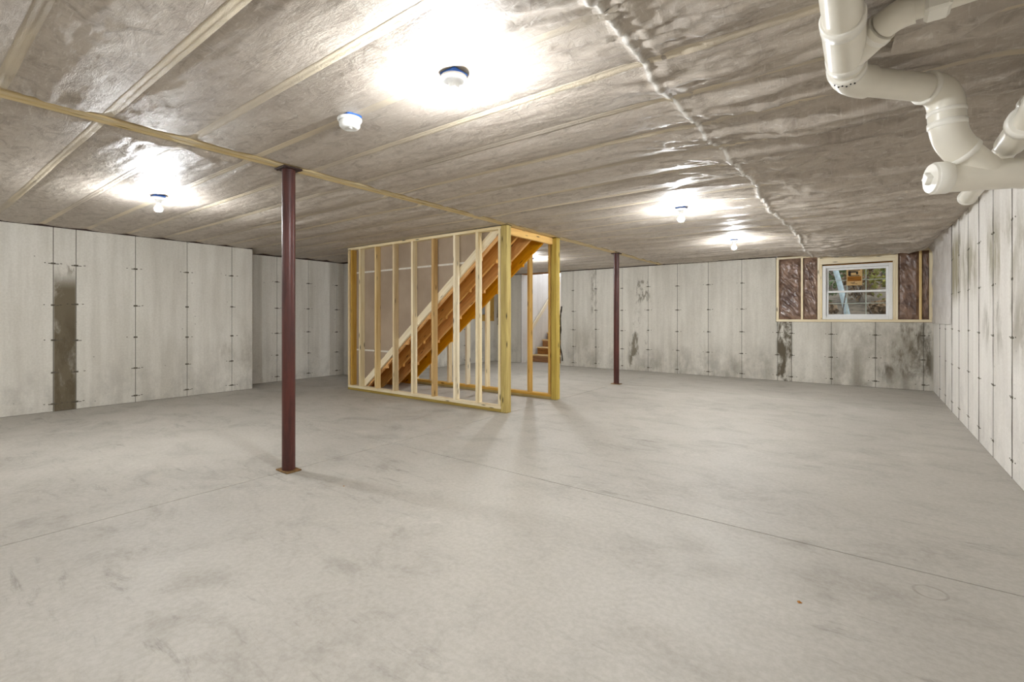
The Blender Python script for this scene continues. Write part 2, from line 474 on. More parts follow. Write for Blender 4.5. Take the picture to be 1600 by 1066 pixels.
PALE = dict(light=(246, 234, 204), dark=(226, 206, 164))
PALE2 = dict(light=(236, 214, 168), dark=(208, 176, 122))
GOLD = dict(light=(214, 176, 104), dark=(180, 136, 66))
TREAT = dict(light=(190, 166, 92), dark=(152, 124, 54))
STR_ = dict(light=(236, 178, 84), dark=(206, 140, 52))
M = {
    'floor': floor_material(),
    'joint': plain('joint_dust', (96, 90, 82), 0.95, 0.1),
    'fabric': fabric_material('insulation_netting'),
    'joist': fabric_material('netting_on_joist', (224, 210, 184)),
    'wall_left': concrete('concrete_left', (224, 220, 211), (200, 195, 184), 'y', [
        (1.362, 1.572, -0.2, 1.72, 0.95, (98, 87, 66), 4.0, 0.30, 0.52, 0.008, 0.16),
        (1.362, 1.572, -0.2, 1.2, 0.55, (78, 68, 50), 7.0, 0.40, 0.60, 0.008, 0.2),
        (1.40, 1.56, 1.78, 1.9, 0.6, (120, 110, 92), 9.0, 0.48, 0.55, 0.02, 0.05),
        (3.3, 3.95, -0.2, 1.1, 0.45, (140, 131, 114), 3.0, 0.42, 0.62, 0.15, 0.5),
    ]),
    'wall_far': concrete('concrete_far', (222, 218, 208), (196, 191, 180), 'x', [
        (-1.39, -1.14, -0.2, 1.3, 0.95, (84, 75, 58), 6.0, 0.44, 0.58, 0.03, 0.15),
        (-4.40, -3.94, -0.2, 1.25, 0.85, (104, 95, 77), 4.5, 0.50, 0.62, 0.06, 0.35),
        (-4.50, -3.9, 1.55, 2.1, 0.75, (104, 96, 80), 6.5, 0.54, 0.64, 0.08, 0.12),
        (0.10, 0.86, 0.18, 1.16, 0.9, (76, 67, 51), 3.6, 0.47, 0.64, 0.05, 0.22),
        (-0.6, 0.9, -0.2, 1.2, 0.5, (118, 109, 92), 2.6, 0.38, 0.62, 0.3, 0.3),
        (-5.36, -5.2, 1.2, 2.42, 0.65, (120, 112, 97), 7.0, 0.44, 0.6, 0.03, 0.2),
        (-5.9, -5.2, -0.2, 1.0, 0.4, (140, 132, 114), 3.5, 0.42, 0.6, 0.2, 0.4),
        (-4.6, -1.4, -0.2, 0.5, 0.4, (130, 122, 106), 3.5, 0.42, 0.62, 0.3, 0.3),
    ], grime=0.6),
    'wall_right': concrete('concrete_right', (236, 232, 226), (218, 213, 205), 'y', [
        (7.55, 8.24, 1.45, 2.2, 0.85, (132, 122, 92), 2.8, 0.36, 0.56, 0.06, 0.15),
        (4.9, 7.7, 1.5, 2.05, 0.75, (140, 132, 106), 2.2, 0.42, 0.6, 0.3, 0.2),
        (4.2, 6.2, 0.95, 1.4, 0.7, (136, 128, 110), 2.6, 0.45, 0.6, 0.3, 0.2),
        (3.9, 5.2, 1.45, 2.0, 0.5, (140, 132, 108), 3.0, 0.46, 0.62, 0.15, 0.2),
    ], grime=0.35),
    'seam': plain('form_seam', (92, 86, 76), 0.95, 0.1),
    'tie': plain('rusty_form_tie', (104, 97, 84), 0.85, 0.2, 0, 0.2),
    'pale_z': wood('pale_stud_wood', axis='z', **PALE),
    'pale_x': wood('pale_plate_wood', axis='x', **PALE),
    'tan_z': wood('tan_stud_wood', axis='z', **PALE2),
    'gold_z': wood('golden_stud_wood', axis='z', **GOLD),
    'gold_y': wood('golden_header_wood', axis='y', light=(242, 196, 98), dark=(218, 164, 70)),
    'gold_x': wood('golden_plate_wood', axis='x', **GOLD),
    'treat_z': wood('treated_post_wood', axis='z', light=(206, 182, 88), dark=(164, 134, 48), knots=1.0, tone=0.05),
    'treat_x': wood('treated_plate_wood', axis='x', **TREAT),
    'beam_y': wood('beam_veneer', axis='y', light=(232, 216, 178), dark=(208, 184, 138)),
    'stringer': wood('stringer_wood', axis='x', rot=(0, math.radians(38.6), 0), **STR_),
    'spacer': wood('spacer_wood', axis='x', rot=(0, math.radians(38.6), 0), **PALE),
    'tread': wood('tread_wood', axis='y', **STR_),
    'pale_tread': wood('pale_tread_wood', axis='x', light=(232, 206, 160), dark=(206, 172, 118)),
    'osb': wood('riser_board', axis='x', light=(176, 122, 66), dark=(112, 70, 32), knots=0.6),
    'rail': wood('handrail_wood', axis='y', rot=(math.radians(-42), 0, 0), **PALE),
    'drywall': drywall_paper(),
    'white_edge': plain('drywall_edge_tape', (226, 220, 208), 0.8, 0.2),
    'gypsum': plain('gypsum_face', (200, 196, 190), 0.85, 0.2),
    'steel': steel_paint(),
    'plate': plain('rusty_plate_steel', (150, 116, 72), 0.6, 0.4, 0.3, 0.25),
    'dark_plate': plain('dark_plate_steel', (60, 40, 34), 0.6, 0.4, 0.2),
    'pvc': plain('white_pvc', (232, 226, 212), 0.28, 0.5, 0, 0.02, 6),
    'pvc_rim': plain('pvc_rim', (240, 236, 226), 0.3, 0.5, 0, 0.02, 6),
    'ink': plain('black_print', (40, 38, 36), 0.6, 0.3),
    'porcelain': plain('porcelain', (244, 244, 242), 0.3, 0.5, 0, 0.01),
    'plastic': plain('white_plastic', (236, 236, 232), 0.4, 0.5, 0, 0.01),
    'blue_box': plain('blue_box_plastic', (44, 92, 170), 0.5, 0.4),
    'bulb': emit('lit_bulb', (0.955, 0.99, 1.02, 1), BULB),
    'bulb_glow': emit('bulb_collar_glow', (0.955, 0.99, 1.02, 1), 2.2),
    'vinyl': plain('white_vinyl', (236, 236, 234), 0.4, 0.5, 0, 0.02),
    'grille': plain('pale_grille', (206, 208, 196), 0.5, 0.4),
    'glass': glass_material(),
    'batt': poly_material('poly_over_insulation', (142, 114, 96), (88, 66, 56), 0.27, 0.6),
    'batt_shiny': poly_material('shiny_poly_over_insulation', (158, 130, 112), (88, 66, 56), 0.16, 0.9),
    'sheet': poly_material('poly_sheet', (214, 209, 204), (188, 181, 174), 0.4, 0.5),
    'kraft': plain('window_sticker', (206, 170, 116), 0.7, 0.3),
    'sticker_ink': plain('sticker_ink', (44, 38, 34), 0.7, 0.3),
    'foam': plain('dark_sealant', (66, 60, 52), 0.9, 0.2, 0, 0.2),
    'panel_grey': plain('panel_steel', (150, 152, 152), 0.5, 0.5, 0.2),
    'cable': plain('black_cable', (38, 36, 36), 0.6, 0.4),
    'soil': plain('leaf_litter', (112, 100, 84), 0.95, 0.1, 0, 0.25, 6),
    'bark': plain('brown_bark', (104, 92, 80), 0.9, 0.1, 0, 0.2, 14),
    'birch': plain('pale_birch_bark', (176, 190, 190), 0.8, 0.2, 0, 0.12, 12),
    'leaf_olive': plain('olive_leaves', (128, 124, 52), 0.7, 0.3, 0, 0.2, 3),
    'leaf_green': plain('green_leaves', (84, 104, 56), 0.7, 0.3, 0, 0.2, 3),
    'leaf_rust': plain('rust_leaves', (132, 106, 74), 0.7, 0.3, 0, 0.2, 3),
    'roof': plain('hidden_lid', (130, 126, 120), 0.9, 0.1),
}

# ------------------------------------------------------------------ floor
fl = struct('floor', 'pale trowelled concrete basement slab with saw-cut joints')
MB().box(-9.3, 1.2, YN - 0.2, 13.2, -0.12, -0.014).build('slab_base', M['joint'], fl)
JX = [-9.3, XB, 1.2]
JY = [YN - 0.2, 2.97, 8.07, 13.2]
g = 0.0045
for i in range(2):
    for j in range(3):
        MB().board(JX[i] + (g if i else 0), JX[i + 1] - (g if not i else 0), JY[j] + (g if j else 0), JY[j + 1] - (g if j < 2 else 0), -0.10, 0.0, 0.0015).build('slab', M['floor'], fl)

# ------------------------------------------------------------------ walls made of form panels
def panel_wall(name, axis, face, sign, cuts, zt, mat, ties=True, cutout=None, tie_z=(0.10, 0.50, 0.92, 1.38, 1.90), label=None, depth=0.008, gap=0.007, ridges=False):
    """a poured wall whose form panels stand proud of the seams; axis: along which the panels follow each other,
       face: coordinate of the wall surface, sign: side on which the wall's body lies"""
    w = struct(name, label)
    back = face + sign * 0.25
    a0, a1 = cuts[0], cuts[-1]
    core = MB()
    f0 = face + sign * depth
    spans = [(a0, a1, 0.0, zt)] if cutout is None else [(a0, cutout[0], 0, zt), (cutout[0], cutout[1], 0, cutout[2] - 0.002), (cutout[1], a1, 0, zt)]
    for (p, q, z0, z1) in spans:
        if q - p < 0.01: continue
        lo, hi = min(f0, back), max(f0, back)
        if axis == 'x': core.box(p, q, lo, hi, z0, z1 - 0.002)
        else: core.box(lo, hi, p, q, z0, z1 - 0.002)
    core.build('core', M['seam'], w)
    tb = MB()
    for k in range(len(cuts) - 1):
        p, q = cuts[k] + gap / 2, cuts[k + 1] - gap / 2
        z1 = zt
        if cutout is not None and p > cutout[0] - 0.02 and q < cutout[1] + 0.02: z1 = cutout[2]
        d = sign * 0.02
        lo, hi = min(face, face + d), max(face, face + d)
        b = MB()
        pieces = [(p, q, z1)]
        if cutout is not None and p < cutout[0] - 0.02 and q > cutout[0] + 0.02: pieces = [(p, cutout[0], zt), (cutout[0], q, cutout[2])]
        for (pp, qq, zz) in pieces:
            if axis == 'x': b.board(pp, qq, lo, hi, 0.003, zz, 0.0018)
            else: b.board(lo, hi, pp, qq, 0.003, zz, 0.0018)
        b.build('form_panel', mat, w)
        if ties and k > 0:
            c = cuts[k]
            for z in tie_z:
                if cutout is not None and c > cutout[0] and z > cutout[2] - 0.1: continue
                zz = z + random.uniform(-0.012, 0.012)
                e = 0.0035
                for (du, dz, ru, rz) in [(0, 0, 0.024, 0.011), (-0.035, -0.002, 0.014, 0.006), (-0.085 + random.uniform(-.015, .01), 0.004, 0.008, 0.006), (0.04, -0.004, 0.016, 0.005), (0.075 + random.uniform(-.01, .01), 0.003, 0.012, 0.005)]:
                    if du and random.random() < 0.35: continue
                    lo, hi = min(face + sign * 0.006, face - sign * e), max(face + sign * 0.006, face - sign * e)
                    u0, u1 = c + du - ru, c + du + ru
                    if axis == 'x': tb.board(u0, u1, lo, hi, zz + dz - rz, zz + dz + rz, 0.4)
                    else: tb.board(lo, hi, u0, u1, zz + dz - rz, zz + dz + rz, 0.4)
    if ridges:
        for c in cuts[1:-1]:
            rb = MB()
            n_ = 14
            zs = np.linspace(0.004, zt - 0.004, n_)
            ww_ = [0.002 + 0.0035 * random.random() for _ in zs]
            hh_ = [0.002 + 0.003 * random.random() for _ in zs]
            v = []
            for z_, a_, h_ in zip(zs, ww_, hh_):
                v += [(face, c - a_, z_), (face - sign * h_, c, z_), (face, c + a_, z_)]
            rb.add(v, [q for i in range(n_ - 1) for q in ((3 * i, 3 * i + 1, 3 * i + 4, 3 * i + 3), (3 * i + 1, 3 * i + 2, 3 * i + 5, 3 * i + 4))])
            rb.build('seam_ridge', M['seam'], w)
    if tb.v:
        tb.build('tie_marks', M['tie'], w, kind='stuff')
    return w

def seq(start, step, a, b):
    k0 = math.ceil((a - start) / step + 0.2)
    r = []
    v = start + k0 * step
    while v < b - 0.12:
        r.append(v); v += step
    return [a] + r + [b]

WZ = 2.372
wl = panel_wall('wall_left', 'y', XL, -1, [YN] + [1.357 - .64 * k for k in range(7, 0, -1)] + [1.357, 1.577, 2.214, 2.857, 3.50, 3.83], WZ, M['wall_left'])
# the main left wall ends at an outside corner; its return leads back to the recess
panel_wall('wall_recess', 'y', XRC, -1, [3.83, 4.537, 5.168, 5.80, 5.97], WZ - 0.01, M['wall_left'])
panel_wall('wall_left_return', 'x', 3.828, -1, [XRC - 0.02, XL - 0.03], WZ - 0.01, M['wall_left'], ties=False)
panel_wall('wall_recess_end', 'x', 5.97, 1, [XRC - 0.02, XL], WZ - 0.01, M['wall_left'], ties=False)
panel_wall('wall_left_rear', 'y', XL, -1, [5.97, 6.6, 7.24, 7.88, 8.52, 9.16, 9.8, YF + 0.25], WZ, M['wall_far'])
wf = panel_wall('wall_far', 'x', YF, 1, [-6.22, -5.858, -5.236, -4.562, -3.939, -3.29, -2.652, -2.012, -1.38, -1.149, -0.521, 0.115, 0.746, XR + 0.02], WZ, M['wall_far'], cutout=(-1.412, XR + 0.02, 1.13))
panel_wall('wall_far_pier', 'x', YF, 1, [XL - 0.02, -7.9, -7.46], WZ, M['wall_far'])
wr = panel_wall('wall_right', 'y', XR, 1, [YN] + [5.09 - .64 * k for k in range(13, 0, -1)] + [5.09, 5.76, 6.41, 7.02, 7.66, 8.24, 8.88, 9.52, YF + 0.02], WZ + 0.02, M['wall_right'], tie_z=(0.14, 0.62, 1.06, 1.50, 1.94), gap=0.012, depth=0.003, ridges=True)
panel_wall('wall_near', 'x', YN, -1, seq(-0.5, 0.64, XL - 0.25, XR + 0.25), WZ, M['wall_left'], ties=False)
# dark foam squeezed out beside the bulkhead opening
fb = MB()
pts = [(-6.215 + 0.035 * math.sin(z * 7.3) * math.sin(z * 2.1 + 1) + (0.10 * max(0, 0.35 - z)), YF - 0.006, z) for z in np.linspace(0.12, 1.5, 24)]
fb.tube(pts, [0.012 + 0.012 * random.random() for _ in pts], 8)
fb.build('sealant_bead', M['foam'], wf)

# dark mudsill between wall top and netting
ms = struct('trim_1', 'dark mudsill gap along the top of the walls')
for (a, b, c, d) in [(XL - 0.2, XL - 0.006, YN, 3.83), (XRC - 0.2, XRC - 0.006, 3.84, 5.97), (XL - 0.2, XL - 0.006, 5.97, YF), (XL, -7.46, YF + 0.006, YF + 0.2), (-6.22, -1.42, YF + 0.006, YF + 0.2), (XRC - 0.2, XL - 0.006, 5.98, 6.2), (XRC - 0.2, XL - 0.03, 3.6, 3.822), (XL - 0.2, XR, YN - 0.2, YN - 0.006), (XR + 0.006, XR + 0.2, YN, YF)]:
    MB().box(a, b, c, d, WZ - 0.014, CZ + 0.06).build('mudsill', M['dark_plate'], ms)

# ------------------------------------------------------------------ ceiling netting
cl = struct('ceiling', 'netted insulation ceiling with joists showing through as pale lines')
SW = (-7.0, XB - 0.10, 4.862, 5.94)     # stairwell opening

def seam_x(y):
    return -0.80 + 0.03 * np.sin(y * 1.9) + 0.012 * np.sin(y * 7.3)

def netting_z(X, Y):
    k = (Y - JOIST0) / JSTEP
    fr = k - np.floor(k)
    belly = np.sin(np.pi * fr) ** 0.8
    cell = np.floor(k)
    amp = 0.008 + 0.022 * fbm(X * 0.55, cell * 3.7 + 0.5, 1, 2)
    right = sst(-1.2, -0.3, X)
    amp = amp + right * 0.018 * fbm(X * 0.8, cell * 2.1 + 9.5, 5, 2)
    z = CZ - amp * belly
    # long slack folds running with the joists
    fold = fbm(X * 0.7 + 3, Y * 9.0 + 0.7 * fbm(X * 1.2, Y * 1.2, 60, 3), 10, 3)
    ridge = 1 - np.abs(2 * fold - 1)
    slack = sst(0.45, 0.7, fbm(X * 0.35, Y * 0.5, 21, 2)) * 0.8 + right * 0.9 + 0.12
    z = z - (0.022 + 0.028 * right) * slack * ridge ** 4 * (0.25 + 0.75 * belly)
    # fine cross wrinkles
    wr_ = fbm(X * 6 + 2 * fbm(X * 2, Y * 2, 70, 2), Y * 22, 30, 3)
    z = z - 0.011 * (0.3 + slack) * (1 - np.abs(2 * wr_ - 1)) ** 3 * belly
    # the sheet edge bunched along a line of staples, wrinkles fanning out of it
    sx = seam_x(Y)
    dx = X - sx
    z = z - 0.016 * np.exp(-(dx / 0.016) ** 2) * (0.6 + 0.8 * fbm(Y * 2.2, Y * 0 + 1.0, 44, 3)) - 0.008 * np.exp(-(((dx - 0.09) / 0.03) ** 2)) * sst(0.45, 0.6, fbm(Y * 1.5, Y * 0 + 5, 46, 2))
    fan = fbm(np.abs(dx) * 1.0 + Y * 0 + 7, (Y + 0.35 * np.abs(dx)) * 13, 50, 2)
    z = z - 0.024 * (1 - np.abs(2 * fan - 1)) ** 3 * np.exp(-(np.abs(dx) / 0.35)) * sst(0.2, 0.55, fbm(Y * 1.1, Y * 0 + 8, 52, 2))
    # creases pulled towards the beam
    db = np.abs(X - XB)
    crease = fbm(Y * 10, db * 1.4 + 5, 80, 2)
    z = z - 0.026 * (1 - np.abs(2 * crease - 1)) ** 3 * np.exp(-(db / 0.5)) * sst(0.42, 0.62, fbm(Y * 0.6, np.sign(X - XB) * 4 + 6, 82, 2)) * sst(0.03, 0.15, db)
    z = CZ + (z - CZ) * (0.25 + 0.75 * sst(0.0, 0.22, XR - X))
    # pulled up tight at the beam
    z = np.where(db < 0.12, CZ + (z - CZ) * sst(0.05, 0.12, db), z)
    return z

ys = np.arange(YN, YF + 0.02, 0.0165)
xs = np.concatenate([np.arange(XRC - 0.03, XB - 0.062, 0.04), np.arange(XB - 0.062, XB + 0.064, 0.031), np.arange(XB + 0.08, -1.2, 0.04), np.arange(-1.2, -0.4, 0.016), np.arange(-0.4, XR + 0.005, 0.035), [XR + 0.004]])
GX, GY = np.meshgrid(xs, ys)
GZ = netting_z(GX, GY)
cx_ = 0.5 * (GX[:-1, :-1] + GX[1:, 1:]); cy_ = 0.5 * (GY[:-1, :-1] + GY[1:, 1:])
mask = ~((cx_ > SW[0]) & (cx_ < SW[1]) & (cy_ > SW[2]) & (cy_ < SW[3]))
grid_mesh('netting', GX, GY, GZ, M['fabric'], cl, mask, label='brownish netting sagging between the joists')
MB().box(XRC - 0.3, SW[0] - 0.05, YN - 0.2, YF + 0.3, CZ + 0.06, CZ + 0.1).box(SW[0] - 0.05, SW[1] + 0.05, YN - 0.2, SW[2] - 0.05, CZ + 0.06, CZ + 0.1).box(SW[0] - 0.05, SW[1] + 0.05, SW[3] + 0.05, YF + 0.3, CZ + 0.06, CZ + 0.1).box(SW[1] + 0.05, XR + 0.3, YN - 0.2, YF + 0.3, CZ + 0.06, CZ + 0.1).build('subfloor', M['roof'], cl)
# joist bottoms, veiled by the netting stapled to them
k0 = math.ceil((YN + 0.05 - JOIST0) / JSTEP); k1 = math.floor((YF - 0.05 - JOIST0) / JSTEP)
for k in range(k0, k1 + 1):
    y = JOIST0 + k * JSTEP
    for (a, b) in ((XRC if 3.83 < y < 5.97 else XL, XB - 0.06), (XB + 0.06, XR)):
        if a < SW[0] and SW[2] - 0.03 < y < SW[3] + 0.03: b = SW[0]
        n = max(4, int((b - a) / 0.04))
        u = np.linspace(a + 0.004, b - 0.004, n)
        w0 = 0.027 + 0.006 * fbm(u * 1.5, u * 0 + k * 3.1, 90, 2)
        yy = y + 0.018 * (fbm(u * 0.6, u * 0 + k * 1.7, 91, 2) - 0.5)
        X2 = np.stack([u] * 6); Y2 = np.stack([yy - w0, yy - w0 * 0.85, yy - 0.008, yy + 0.008, yy + w0 * 0.85, yy + w0])
        Z2 = netting_z(X2, Y2) - 0.0016
        Z2[0] += 0.004; Z2[-1] += 0.004
        grid_mesh('joist', X2, Y2, Z2, M['joist'], cl)
# shaft over the stairs
sh = struct('wall_stairwell', 'drywall shaft over the stairs')
x0, x1, y0, y1 = SW
MB().box(x0 - 0.02, x0, y0, y1, CZ, 3.3).box(x1, x1 + 0.02, y0, y1, CZ + 0.01, 3.3).box(x0, x1, y0 - 0.015, y0, CZ + 0.004, 3.3).box(x0, x1, y1, y1 + 0.015, CZ + 0.004, 3.3).box(x0, x1, y0, y1, 3.3, 3.32).build('shaft', M['gypsum'], sh)

# ------------------------------------------------------------------ beam
bt = thing('support_beam', 'long pale wooden beam set flush in the ceiling above the columns', 'beam', (XB, 3.4, CZ))
for dx in (-0.031, 0.031):
    MB().board(XB + dx - 0.0285, XB + dx + 0.0285, YN, YF - 0.004, CZ - 0.014, CZ + 0.05, 0.004).build('ply', M['beam_y'], bt)

# ------------------------------------------------------------------ steel columns
def column(y, label):
    t = thing('steel_column', label, 'column', (XB, y, 0), 'red steel columns')
    MB().tube([(XB, y, 0.012), (XB, y, CZ - 0.028)], 0.049, 32).build('shaft', M['steel'], t)
    b = MB(); b.board(XB - 0.085, XB + 0.085, y - 0.06, y + 0.06, 0.001, 0.012, 0.002)
    b.build('base_plate', M['plate'], t, label='flat rusty steel base plate')
    b = MB(); b.board(XB - 0.075, XB + 0.075, y - 0.075, y + 0.075, CZ - 0.028, CZ - 0.015, 0.002)
    tp = b.build('top_plate', M['dark_plate'], t)
    bb = MB()
    for sx in (-0.06, 0.06):
        for sy in (-0.06, 0.06):
            bb.lathe([(0.0, -0.006), (0.008, -0.006), (0.008, 0.0)], (XB + sx, y + sy, CZ - 0.028), 6)
    bb.build('bolt', M['dark_plate'], t)
column(1.947, 'dark red steel column standing alone at left in the foreground')
column(8.07, 'distant dark red steel column before the far wall, right of the stairs')

# ------------------------------------------------------------------ stair enclosure
YA0, YA1 = 4.76, 4.852        # front stud wall
YB0, YB1 = 5.95, 6.042        # back stud wall
XS0, XS1 = -7.02, -3.737
def post(y0, y1, label):
    t = thing('timber_post', label, 'post', (-3.685, (y0 + y1) / 2, 0))
    MB().board(-3.733, -3.637, y0, y1, 0.002, CZ - 0.016, 0.006).build('post', M['treat_z'], t)
    MB().board(-3.74, -3.63, y0 - 0.004, y1 + 0.004, CZ - 0.016, CZ - 0.013, 0.001).build('cap_plate', M['dark_plate'], t)
post(YA0 - 0.01, YA0 + 0.086, 'greenish treated square post nearer the camera at the framed stair corner')
post(5.95, 6.046, 'greenish treated square post farther back, right end of rear stair framing')

fw = thing('stud_wall', 'open pale stud wall along the near side of the wooden stairs', 'stud wall', ((XS0 + XS1) / 2, (YA0 + YA1) / 2, 0))
MB().board(XS0, XS1, YA0, YA1, 0.001, 0.040).build('sole_plate', M['treat_x'], fw, label='greenish treated sole plate on the slab')
MB().board(XS0, XS1, YA0, YA1, 0.040, 0.080).build('sole_plate', M['pale_x'], fw, label='pale upper sole plate')
MB().board(XS0, XS1, YA0, YA1, CZ - 0.056, CZ - 0.018).build('top_plate', M['pale_x'], fw)
def stud(x, mat, wall, y0, y1, ztop=CZ - 0.056, w=0.04, z0=0.080):
    b = MB(); b.board(x - w / 2, x + w / 2, y0, y1, z0, ztop, 0.003)
    return b.build('stud', M[mat], wall)
for x, m in [(-7.0, 'tan_z'), (-6.925, 'gold_z'), (-6.70, 'pale_z'), (-6.285, 'tan_z'), (-5.845, 'tan_z'), (-5.42, 'pale_z'), (-4.987, 'gold_z'), (-4.558, 'pale_z'), (-4.149, 'pale_z'), (-3.765, 'pale_z')]:
    stud(x, m, fw, YA0, YA1)
# gypsum boards fixed to the stair side of the studs: we see their brown backs; they stop above the spacer board
SL = 0.798
zup = lambda x: 2.365 + SL * (x + 3.962)        # top edge of the spacer / bottom edge of the boards
def drywall_strip(z0, z1):
    """clip the band z0..z1 by the sloping stair line"""
    poly = []
    xa, xb = XS0 + 0.06, XS1
    pts = [(xa, z0), (xb, z0), (xb, z1), (xa, z1)]
    n = len(pts)
    for i in range(n):
        p, q = pts[i], pts[(i + 1) % n]
        ip, iq = p[1] >= zup(p[0]), q[1] >= zup(q[0])
        if ip: poly.append(p)
        if ip != iq:
            dp, dq = p[1] - zup(p[0]), q[1] - zup(q[0])
            s = dp / (dp - dq)
            poly.append((p[0] + (q[0] - p[0]) * s, p[1] + (q[1] - p[1]) * s))
    return poly
seams = [0.082, 0.672, 1.965, CZ - 0.02]
for a, b in zip(seams[:-1], seams[1:]):
    pl = drywall_strip(a + 0.002, b - 0.002)
    if len(pl) > 2:
        MB().prism(pl, YA1 + 0.001, YA1 + 0.014).build('drywall_board', M['drywall'], fw, label='brown paper back of a drywall board')
for z in seams[1:3]:
    pl = drywall_strip(z - 0.013, z + 0.013)
    MB().prism([(p[0], p[1]) for p in pl], YA1 - 0.0004, YA1 + 0.0012).build('board_edge', M['white_edge'], fw, label='white taped edge of drywall board')

bw = thing('stud_wall', 'rear stud wall behind the wooden stairs, ending at the farther post', 'stud wall', ((XS0 + XS1) / 2, (YB0 + YB1) / 2, 0))
MB().board(XS0, XS1, YB0, YB1, 0.001, 0.040).build('sole_plate', M['treat_x'], bw, label='greenish treated sole plate on the slab')
MB().board(XS0, XS1, YB0, YB1, 0.040, 0.080).build('sole_plate', M['gold_x'], bw)
MB().board(XS0, XS1, YB0, YB1, CZ - 0.056, CZ - 0.018).build('top_plate', M['gold_x'], bw)
for x, m in [(-7.0, 'tan_z'), (-6.70, 'pale_z'), (-6.285, 'tan_z'), (-5.845, 'tan_z'), (-5.42, 'pale_z'), (-4.987, 'pale_z'), (-4.558, 'tan_z'), (-4.14, 'gold_z'), (-3.765, 'gold_z')]:
    stud(x, m, bw, YB0, YB1)

# header carrying the stair top
hb = thing('stair_header', 'golden header board between the two posts at stair top', 'header board', (-3.71, 5.4, 2.29))
MB().board(-3.745, -3.70, YA0 + 0.09, 5.945, 2.285, CZ - 0.018).build('board', M['gold_y'], hb)
# staircase
st = thing('staircase', 'unfinished wooden staircase seen from below inside the stud framing', 'staircase', (-5.3, 5.4, 0))
NST = 12
RUN, RISE = 0.2506, 0.2
zbot = lambda x: zup(x) - 0.165
xfoot = -3.962 - (2.365 - 0.165) / SL
xtop = -3.752
def stringer(y0, y1):
    poly = [(xfoot + 0.0, 0.002)]
    # underside with the little blocks that stick out below it
    x = xfoot + 0.5
    while x < -4.05:
        poly += [(x, zbot(x)), (x + 0.055, zbot(x) - 0.0), (x + 0.056, zbot(x + 0.056) + 0.0)]
        x += 0.495
    poly.append((xtop, min(zbot(xtop), 2.6)))
    # saw-tooth top
    top = []
    x, z = xfoot - 0.33, 0.0
    top.append((x, 0.002))
    for i in range(NST):
        z += RISE
        top.append((x, z)); top.append((min(x + RUN, xtop), z))
        x += RUN
        if x >= xtop: break
    return poly + [(xtop, top[-1][1])] * (top[-1][0] < xtop - 1e-6) + top[::-1]
for yc in (4.912, 5.24, 5.56, 5.885):
    pl = stringer(yc - 0.02, yc + 0.02)
    MB().prism(pl, yc - 0.02, yc + 0.02).build('stringer', M['stringer'], st)
xx, zz = xfoot - 0.33, 0.0
for i in range(NST):
    MB().board(xx - 0.018, xx, YA1 + 0.02, YB0 - 0.012, zz + 0.003, zz + RISE).build('riser', M['tread'], st)
    zz += RISE
    if xx + 0.02 > xtop: break
    MB().board(xx - 0.03, min(xx + RUN - 0.019, xtop), YA1 + 0.02, YB0 - 0.012, zz, zz + 0.026).build('tread', M['tread'], st)
    xx += RUN
# spacers between stringers and stud walls
for (y0, y1) in ((YA1 + 0.001, YA1 + 0.039), (YB0 - 0.040, YB0 - 0.002)):
    xa, xb = -3.962 - (2.365 - 0.084) / SL, -3.755
    pl = [(xa, zup(xa)), (xa + 0.16, zup(xa + 0.16) - 0.128), (xb, zup(xb) - 0.128), (xb, zup(xb) - 0.0)]
    MB().prism(pl, y0, y1).build('spacer_board', M['spacer'], st, label='pale spacer board between stringer and studs')

# ------------------------------------------------------------------ bulkhead stairs beyond the far wall
bk = struct('wall_bulkhead', 'pale concrete bulkhead stairwell')
for (a, b) in ((10.62, 11.2), (11.2, 12.1), (12.1, 13.2)):
    MB().board(-7.71, -7.46, a + 0.002, b - 0.002, 0, 2.46, 0.003).build('form_panel', M['wall_right'], bk)
    MB().board(-6.22, -5.97, a + 0.002, b - 0.002, 0, 2.46, 0.003).build('form_panel', M['wall_right'], bk)
MB().board(-7.71, -5.97, 13.2, 13.4, 0, 2.2, 0.003).build('form_panel', M['wall_right'], bk)
MB().box(-7.46, -7.455, YF + 0.02, 10.62, 0, WZ).build('core', M['wall_right'], bk)
lt = thing('lintel', 'brown wooden lintel over the bulkhead opening in the far wall', 'lintel', (-6.84, 10.5, WZ))
MB().board(-7.46, -6.22, YF + 0.02, 10.62, WZ, CZ + 0.05, 0.004).build('board', M['osb'], lt)
bs = thing('bulkhead_steps', 'wooden steps climbing through the bulkhead opening in the far wall', 'steps', (-6.84, 11.6, 0))
y = 10.83
z = 0.0
for i in range(9):
    MB().board(-7.40, -6.28, y, y + 0.02, z + 0.002, z + 0.197 - 0.03).build('riser', M['osb'], bs)
    z += 0.197
    MB().board(-7.41, -6.27, y - 0.025, y + 0.255, z - 0.03, z, 0.004).build('tread', M['pale_tread'], bs)
    y += 0.255
for xx in (-7.36, -6.32):
    poly = [(10.86, 0.002), (11.05, 0.002), (y, z - 0.24), (y, z - 0.04)]
    MB().add([(xx - 0.02, a, b) for a, b in poly] + [(xx + 0.02, a, b) for a, b in poly], [(0, 1, 2, 3), (7, 6, 5, 4), (0, 4, 5, 1), (1, 5, 6, 2), (2, 6, 7, 3), (3, 7, 4, 0)]).build('stringer', M['stringer'], bs)
hr = thing('handrail', 'pale wooden handrail on the left wall of the bulkhead steps', 'handrail', (-7.41, 10.9, 0.92))
ya, za, yb, zb = 10.80, 0.90, 12.3, 2.27
n = Vector((0, -(zb - za), yb - ya)).normalized() * 0.045
